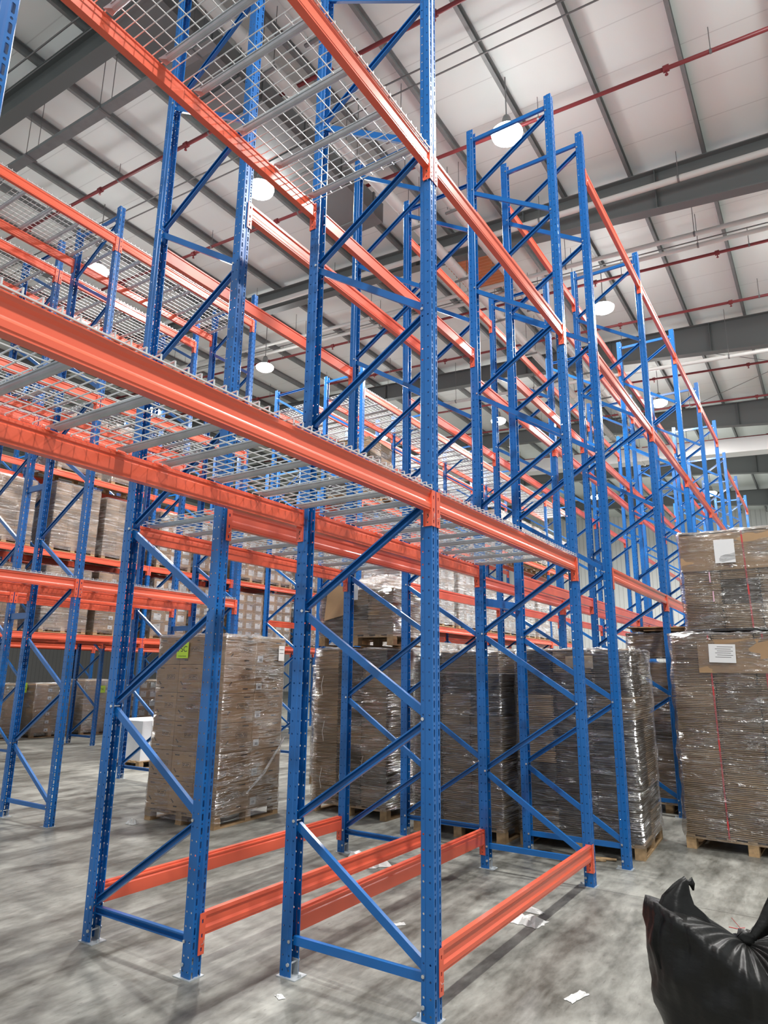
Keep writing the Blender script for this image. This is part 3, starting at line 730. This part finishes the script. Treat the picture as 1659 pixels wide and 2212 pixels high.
def poster(root, w, h, loc, rz, lines, m='green', inkm='ink'):
    mm = MB(); mm.box((0, 0, 0), (w, .0015, h)); p = obj('paper_label', mm.mesh('paper_label', M[m]), root, loc, (0, 0, rz))
    for (s, size, z) in lines:
        obj('lettering', txt_mesh(s, size, 'lettering', M[inkm]), p, (0, -.0016, z), (PI/2, 0, 0))
    return p

# P1: big carton pallet in the aisle
P1 = carton_load((2.98, 4.86, 0), math.radians(4), 1.2, 1.15, 2.23, 2, 3, 6, 'tall wrapped pallet of brown cartons with a green FSC sheet, standing in the aisle', 11, lab=1)
film_rim(P1, 1.2, 1.15, 2.245, random.Random(5))
poster(P1, .2, .2, (-.625, .12, 2.06), -PI/2, [('FSC', .1, .01), ('From', .028, .075), ('Certified Materials', .018, -.075)])
mm = MB(); mm.box((0, 0, 0), (.12, .0015, .2)); mm.box((0, -.001, .05), (.09, .001, .006), mi=1); mm.box((0, -.001, .0), (.09, .001, .006), mi=1)
obj('paper_label', mm.mesh('paper_label', [M['paper'], M['ink']]), P1, (.5, -.595, 2.05))
mm = MB(); mm.tube([(-.1, -.62, .35), (.2, -.63, .55), (.62, -.62, .95)], [.012, .02, .008], 6); obj('film_rope', mm.mesh('film_rope', M['film_wh'], True), P1)
# P2 and the one on top
P2 = sheet_load((4.62, 3.5, 0), 0, 1.2, 1.22, 2.1, 2, 3, 8, 'wrapped stack of flattened cardboard left of centre, bottom of the two stacked', 21, taper=.02, wob=.016)
for q, (yy, zz) in enumerate(((.42, .3), (.4, .9), (.1, .35), (-.25, .5), (.44, 1.5))):
    mm = MB(); mm.tube([(-.625, yy, zz), (-.635, yy+.02, zz+.12), (-.63, yy-.01, zz+.26)], .0022, 5); obj('string_end', mm.mesh('string_end', M['string']), P2)
P2b = sheet_load((4.62, 3.45, 2.165), .03, 1.2, 1.22, .75, 2, 3, 3, 'half-open cardboard load on the upper pallet left of centre', 22, taper=.03, wob=.02)
mm = MB()
mm.poly([(-.64, .5, .35), (-.70, .1, .42), (-.66, .02, .8), (-.62, .46, .84)]); mm.poly([(-.64, .5, .345), (-.62, .46, .835), (-.66, .02, .795), (-.70, .1, .415)])
obj('loose_flap', mm.mesh('loose_flap', M['card']), P2b)
mm = MB(); mm.lathe([(.55, 0), (.5, .12), (.38, .2), (.2, .26), (.01, .28)], (0, 0, 0), 26); r_ = random.Random(4)
mm.v = [(x+r_.uniform(-.04, .04), y-.12+r_.uniform(-.04, .04), z+.74+r_.uniform(-.03, .03)) for x, y, z in mm.v]
obj('crumpled_film', mm.mesh('crumpled_film', M['film_wh']), P2b)
mm = MB(); mm.box((-.63, .05, .75), (.002, .2, .26), rz=.1); obj('paper_label', mm.mesh('paper_label', M['paper']), P2b)
# P3, P4 in the first bay of the tall block
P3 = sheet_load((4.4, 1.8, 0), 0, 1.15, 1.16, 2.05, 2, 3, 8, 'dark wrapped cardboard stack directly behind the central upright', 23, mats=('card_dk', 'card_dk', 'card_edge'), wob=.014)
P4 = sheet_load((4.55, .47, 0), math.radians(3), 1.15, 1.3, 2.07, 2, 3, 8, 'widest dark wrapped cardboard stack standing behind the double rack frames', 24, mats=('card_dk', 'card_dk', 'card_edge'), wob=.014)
mm = MB(); mm.box((-.59, -.1, 1.95), (.003, .3, .13)); obj('paper_label', mm.mesh('paper_label', M['tape']), P4)
# P5 right-hand stacks
P5 = sheet_load((5.45, -1.12, 0), math.radians(-2), 1.2, 1.3, 2.27, 2, 3, 8, 'striped cardboard stack with red straps at the right edge, lower of two', 25, mats=('card_edge', 'card', 'card_edge'), straps=2, wob=.02)
mm = MB(); mm.box((-.614, -.12, 2.03), (.004, .95, .36)); obj('top_board', mm.mesh('top_board', M['card']), P5)
mm = MB(); mm.box((0, 0, 0), (.0015, .27, .2))
for q in range(6): mm.box((-.001, -.03+.02*(q % 2), .07-q*.022), (.0005, .16, .005), mi=1)
obj('paper_label', mm.mesh('paper_label', [M['paper'], M['ink']]), P5, (-.64, .1, 2.06), (.03, 0, 0))
P5b = sheet_load((5.52, -1.22, 2.34), math.radians(2), 1.2, 1.2, 1.1, 2, 3, 4, 'striped cardboard stack with a white sheet at the right edge, upper of two', 26, mats=('card_edge', 'card_dk', 'card'), straps=1, pal=False, wob=.02)
mm = MB(); mm.box((-.606, .0, .87), (.004, 1.19, .42)); obj('top_board', mm.mesh('top_board', M['card']), P5b)
mm = MB(); mm.box((0, 0, 0), (.0015, .21, .27)); obj('paper_label', mm.mesh('paper_label', M['paper']), P5b, (-.63, .12, .87), (0, 0, 0))
for q, (yy, zz) in enumerate(((.3, .58), (.28, .36), (-.3, .5))):
    mm = MB(); mm.box((-.625, yy, zz), (.003, .012, .12)); obj('tape_strip', mm.mesh('tape_strip', M['pink']), P5b)
P5c = sheet_load((6.95, -1.62, 0), 0, 1.2, 1.1, 3.45, 2, 3, 11, 'cardboard stack mostly hidden behind the right-hand stacks, top showing', 27, mats=('card_edge', 'card'), wob=.02)
# P6 behind frame at x=6.5
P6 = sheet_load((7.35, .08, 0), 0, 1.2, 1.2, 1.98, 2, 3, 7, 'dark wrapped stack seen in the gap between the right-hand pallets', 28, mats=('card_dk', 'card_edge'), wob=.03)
P6b = sheet_load((7.25, .0, 2.07), .05, 1.1, 1.0, .32, 2, 2, 1, 'loose flattened boxes on top of the stack in the gap', 29, mats=('card_edge', 'card'), pal=False)
for q in range(4):
    mm = MB(); mm.box((r_.uniform(-.1, .1), r_.uniform(-.2, .1), .365+q*.022), (1.0, .9, .008), rz=r_.uniform(-.15, .15), rx=r_.uniform(-.02, .02)); obj('loose_sheet', mm.mesh('loose_sheet', M['card']), P6b)
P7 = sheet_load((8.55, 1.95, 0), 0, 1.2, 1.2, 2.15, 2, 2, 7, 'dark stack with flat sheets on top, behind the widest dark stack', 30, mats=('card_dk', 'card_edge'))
# cluster behind P1/P2 at left: load with yellow band
P8 = sheet_load((6.3, 5.0, 0), .05, 1.1, 1.1, 1.9, 2, 2, 7, 'shadowed cardboard stack seen between the carton pallet and the cardboard stack', 31)
mm = MB(); mm.box((-.57, -.2, .92), (.05, .5, .09)); obj('yellow_strap', mm.mesh('yellow_strap', M['yellow']), P8)

# loads on the third row and beyond
def proto_cartons(lab, filmm, seed, h=1.5, nz=5, nx=3, ny=3):
    return carton_load((0, 0, 0), 0, 1.1, 1.05, h, nx, ny, nz, 'x', seed, lab=lab, filmm=filmm, ink=False)
PR = [proto_cartons(2, 'film', 41), proto_cartons(0, 'film_wh', 42), proto_cartons(1, 'film', 43, 1.4, 6)]
used = set()
def place(k, x, y, z, label, group, rz=0, sz=1):
    if k not in used: o = PR[k]; used.add(k)
    else: o = copy_tree(PR[k])
    o.location = (x, y, z); o.rotation_euler = (0, 0, rz); o.scale = (1, 1, sz); tag(o, label, 'pallet load', group)
kind_name = ['brown cartons with big white labels', 'cloudy wrapped cartons', 'plain wrapped cartons']
xs3 = [1.4, 4.2, 7.0, 9.8, 12.6, 15.4]
lvn = {2.55: 'low shelf', 4.3: 'middle shelf', 6.1: 'upper shelf'}
for i in range(5):
    for z in (2.55, 4.3, 6.1):
        for q in (0, 1):
            if z == 6.1 and i > 1: continue
            if z == 6.1 and i == 0: continue
            k = (0 if (i >= 2 and z < 5) else (1 if z > 4 else 2)) if not (i == 1 and q == 0) else 1
            place(k, xs3[i]+.75+q*1.3+R.uniform(-.05, .05), 12.38, z+.012, '%s, %s, %s half, %s bay, third row' % (kind_name[k], lvn[z], ['near', 'far'][q], ORD[i]), 'pallet loads on the loaded third row', R.uniform(-.02, .02), R.uniform(.92, 1.02))
for i in range(1, 5):
    for z in (2.55, 4.3):
        for q in (0, 1):
            k = 0 if i > 1 else 2
            place(k, xs3[i]+.75+q*1.3, 13.9, z+.012, '%s, %s, %s half, %s bay, third row back' % (kind_name[k], lvn[z], ['near', 'far'][q], ORD[i]), 'pallet loads on the back line of the third row', 0, R.uniform(.85, 1))
for i in range(3):
    for z in (2.55, 4.3):
        for q in (0, 1):
            place(1 if z > 4 else 2, [4.2, 7.0, 9.8][i]+.75+q*1.3, 18.42, z+.012, '%s, %s, %s half, %s bay, fourth row' % (['plain wrapped cartons', 'cloudy wrapped cartons'][z > 4], lvn[z], ['near', 'far'][q], ORD[i]), 'pallet loads on the fourth row', 0, R.uniform(.85, .95))
# floor pallets behind the third row
for i, (x, y, k) in enumerate(((7.6, 17.6, 2), (9.0, 17.5, 1), (6.2, 17.8, 2), (10.6, 17.2, 0), (12.2, 17.0, 2), (4.8, 18, 1))):
    place(k, x, y-.9, 0, '%s, floor pallet behind third row, %s from left' % (kind_name[k], ['third', 'fourth', 'second', 'fifth', 'sixth', 'first'][i]), 'floor pallets behind the third row')
root = empty('green_notice', (7.02, 16.72, 1.3)); p_ = poster(root, .3, .26, (0, 0, 0), -PI/2, [('FSC', .13, -.01)])
tag(root, 'green FSC sheet on a far pallet at the left edge', 'notice')
root = empty('green_notice', (9.0, 16.06, 1.25)); poster(root, .2, .2, (0, 0, 0), 0, [('FSC', .09, 0)])
tag(root, 'green FSC sheet on a far pallet beside the tall carton pallet', 'notice')
# white-wrapped loads in the far decked racking
M['film_pale'] = film('milky_film', .55, (.78, .77, .75))
PR.append(carton_load((0, 0, 0), 0, 1.15, 1.05, 1.22, 3, 3, 4, 'x', 44, lab=2, filmm='film_pale', ink=False))
kind_name.append('milky-film cartons')
for i, x in enumerate((8.3, 9.7, 11.2, 12.6, 14.0, 15.4, 16.9, 18.3, 19.7, 21.1)):
    for j, z in enumerate((0, 1.3)):
        place(3, x, 6.4, z, 'milky wrapped floor pallet down the aisle, %s, %s along' % (['bottom of its stack', 'top of its stack'][j], (ORD+['tenth'])[i]), 'milky wrapped pallets down the aisle', R.uniform(-.02, .02))
    if i in (1, 2, 3, 4, 5, 6, 7, 8, 9):
        place(3, x, 6.42, 2.935, 'milky wrapped pallet on first-level beams down the aisle, %s along' % (ORD+['tenth'])[i], 'milky wrapped pallets on the beams down the aisle', R.uniform(-.02, .02), 1.2)
        if i > 4: place(3, x, 6.42, 5.435, 'milky wrapped pallet on second-level beams down the aisle, %s along' % (ORD+['tenth'])[i], 'milky wrapped pallets on the beams down the aisle', R.uniform(-.02, .02), 1)
sheet_load((8.35, 6.45, 5.48), .1, 1.1, 1.05, 1.35, 2, 2, 4, 'bulging cardboard load high on the decked racking left of the central upright', 51, taper=.1, wob=.03, group=None)
for i, (x, y) in enumerate(((28, 4.5), (29.5, 4.6), (28.2, 8.5), (29.8, 8.4))):
    place(1, x, y, 0, 'far floor pallet near the end wall, %s' % ['front left', 'front right', 'rear left', 'rear right'][i], 'far floor pallets near the end wall', 0, 1.3)
# white container behind the left near frame
root = empty('white_bulk_bag', (5.6, 9.6, 0)); m = MB(); m.box((0, 0, .5), (1.0, 1.0, .72)); obj('bag_body', m.mesh('bag_body', M['white_pl']), root); pallet(root, 1.1, 1.1)
tag(root, 'white bulk container on a pallet, behind the tall carton pallet', 'container')

# ------------------------------------------------------------------ black rubbish bag, lower right
def bag():
    """sagging sack: rings rise from the floor, then every meridian runs over the shoulder into the knot"""
    root = empty('rubbish_bag', (.30, -1.50, 0)); mb = MB(); n = 200; rr = random.Random(3); ph = [rr.uniform(0, 6.28) for _ in range(14)]
    K = Vector((-.03, -.02, .60)); lf = Vector((-.548, .836, 0))      # lf: towards the left lobe
    rings = 34; P = []
    for i in range(rings+1):
        t_ = i/rings; row = []
        for j in range(n):
            a = 2*PI*j/n; dx, dy = math.cos(a), math.sin(a); c = dx*lf.x+dy*lf.y       # 1 at the left lobe, -1 at the right one
            lob = max(0, c)**1.4; lob2 = max(0, -c)**2
            ztop = .50+.27*lob+.16*lob2                                   # shoulder height
            r0 = .30+.02*math.sin(3*a+ph[0])
            rs = .33+.075*lob+.03*lob2+.015*math.sin(5*a+ph[1])            # radius at the shoulder
            if t_ < .5:
                q = t_/.5; r = r0+(rs-r0)*math.sin(q*PI/2)+.03*math.sin(q*PI); z = ztop*q
                if i == 0: r *= .8
                x, y = r*dx, r*dy
            else:
                q = (t_-.5)/.5; e = q**.8
                sh = Vector((rs*dx, rs*dy, ztop)); p = sh.lerp(K, e); p.z += (.028+.01*lob)*math.sin(q*PI)*(1-.3*q); x, y, z = p
            # pleats that gather towards the knot
            g = max(0, (t_-.22)/.78); g = g*(1-.25*g); rad = math.hypot(x-K.x*g, y-K.y*g)
            pl = (.3*math.sin(a*13+ph[2])+.45*(1-2*abs(math.sin(a*12+ph[3]+1.5*t_)))+.4*(1-2*abs(math.sin(a*21+ph[4]-2*t_))))*.036*g*min(1, rad/.16)
            cr = .007*math.sin(a*6+z*22+ph[5])+.006*math.sin(a*9-z*31+ph[6])+.003*math.sin(a*17+z*57+ph[7])
            row.append((x+dx*(pl+cr), y+dy*(pl+cr), max(0, z+(pl*.7 if t_ > .45 else 0)+cr*.4*(i > 0))))
        P.append(row)
    for row in P: mb.v += row
    for i in range(rings):
        for j in range(n):
            j2 = (j+1) % n; mb.f.append((i*n+j, i*n+j2, (i+1)*n+j2, (i+1)*n+j)); mb.m.append(0)
    mb.f.append(tuple(range(n))[::-1]); mb.m.append(0)
    obj('bag_body', mb.mesh('bag_body', M['bag'], True), root)
    return root, K, lf
BG, BK, BL_ = bag()
def horn(name, pts, rad, flat=.5, n=18, seed=1):
    """gathered, tapering twist of plastic"""
    r = random.Random(seed); mb = MB(); ps = [Vector(p) for p in pts]; k = len(ps)
    for i, p in enumerate(ps):
        d = (ps[min(i+1, k-1)]-ps[max(i-1, 0)]).normalized(); a = Vector((-.548, .836, 0)); a = (a-d*a.dot(d)).normalized(); b = d.cross(a)
        for j in range(n):
            t_ = 2*PI*j/n; w = rad[i]*(1+.16*math.sin(5*t_+i*.5)+.1*math.sin(9*t_-i))
            q = p+a*math.cos(t_)*w+b*math.sin(t_)*w*flat; mb.v.append(tuple(q))
    for i in range(k-1):
        for j in range(n): mb.f.append((i*n+j, i*n+(j+1) % n, (i+1)*n+(j+1) % n, (i+1)*n+j)); mb.m.append(0)
    mb.f.append(tuple((k-1)*n+j for j in range(n))); mb.m.append(0)
    return obj(name, mb.mesh(name, M['bag'], True), BG)
def L3(u, z, f=0):   # u metres to the left of the knot as seen, z height
    p = BK+BL_*u; return (p.x+f*.836, p.y+f*.548, z)
horn('tie_ear', [L3(.26, .53), L3(.28, .64), L3(.30, .72), L3(.295, .78), L3(.275, .825), L3(.262, .85), L3(.25, .862), L3(.235, .862), L3(.225, .845), L3(.222, .82)], [.15, .15, .115, .07, .04, .026, .02, .018, .012, .004], .55)
horn('tie_ear', [L3(-.02, .60), L3(-.06, .64), L3(-.10, .68), L3(-.14, .73), L3(-.17, .77), L3(-.18, .80)], [.02, .03, .035, .04, .04, .02], .5, seed=2)
horn('knot', [L3(.05, .62), L3(.02, .625), L3(-.02, .615), L3(-.05, .60)], [.015, .035, .032, .012], .8, seed=3)
mm = MB()
mm.tube([L3(.06, .66, .02), L3(.02, .65, .03), L3(-.02, .655, .03), L3(0, .64, .02)], .002, 5); mm.tube([L3(.03, .69, .05), L3(0, .65, .03)], .0012, 5)
obj('tie_string', mm.mesh('tie_string', M['strap_r']), BG)
tag(BG, 'tied black plastic rubbish bag on the floor at the lower right', 'bag')

# ------------------------------------------------------------------ litter on the floor
def scrap(loc, sx, sy, seed, label, m='scrap', cat='litter', h=.03, grp=None):
    r = random.Random(seed); mb = MB(); nx, ny = 9, 7
    for i in range(nx):
        for j in range(ny):
            e = 1 if (0 < i < nx-1 and 0 < j < ny-1) else 0
            mb.v.append(((i/(nx-1)-.5)*sx+r.uniform(-.1, .1)*sx/2, (j/(ny-1)-.5)*sy+r.uniform(-.12, .12)*sy/2, .003+e*r.uniform(0, h)))
    for i in range(nx-1):
        for j in range(ny-1): mb.f.append((i*ny+j, (i+1)*ny+j, (i+1)*ny+j+1, i*ny+j+1)); mb.m.append(0)
    o = obj('film_scrap' if m == 'scrap' else 'paper_scrap', mb.mesh('scrap', M[m]), None, loc, (0, 0, r.uniform(0, 3)))
    tag(o, label, cat, grp); return o
scrap((1.72, .12, 0), .22, .2, 1, 'crumpled clear film scrap lying by the long lower beam', h=.05)
scrap((1.95, .25, 0), .3, .07, 2, 'thin torn film strip just behind the crumpled scrap')
scrap((.72, -.55, 0), .17, .06, 3, 'small white paper scrap in front of the long lower beam', h=.012)
scrap((2.35, 2.02, 0), .4, .3, 4, 'grey plastic sheet scrap lying between the two rear frames', h=.1)
scrap((.45, 2.05, 0), .16, .05, 5, 'bubbly film strip on the floor inside the left bay', h=.015)
scrap((1.1, .9, 0), .12, .05, 6, 'torn paper bit on the floor inside the right bay', h=.01)
scrap((-.25, .85, 0), .06, .04, 7, 'little paper scrap between the near left and right frames', h=.01)
scrap((2.1, 5.3, 0), .14, .1, 8, 'film tail lying by the corner of the carton pallet', h=.06)
for i, (x, y, l, a) in enumerate(((-.62, .75, .07, .3), (-.55, .5, .08, 1.0), (-.9, .25, .1, 2.6), (-.95, .12, .09, 2.3), (-.3, -.02, .06, .8), (.9, 1.8, .1, .2), (-.75, .4, .05, 1.7))):
    m = MB(); m.box((0, 0, .004), (l, .012, .006), rz=a); m.box((l*.4*math.cos(a), l*.4*math.sin(a), .005), (l*.4, .01, .005), rz=a+.3)
    tag(obj('wood_splinter', m.mesh('wood_splinter', M['wood'] if i % 2 else M['paper']), None, (x, y, 0)), ['pale paper strip left of the near left frame spacing', 'brown splinter between the two near frames', 'pale long splinter in front of the near frames', 'brown long splinter lowest on the near floor', 'pale tiny chip beside the tall central upright', 'brown sliver inside the right bay', 'pale tiny chip before the third upright'][i], 'splinter', 'splinters on the near floor')
m = MB(); m.box((0, 0, .015), (.34, .07, .02), rz=-1.2); m.box((.1, -.1, .012), (.3, .06, .012), rz=-1.35)
tag(obj('broken_board', m.mesh('broken_board', M['wood']), None, (3.72, .28, 0)), 'broken pale board lying under the edge of the widest dark stack', 'board')
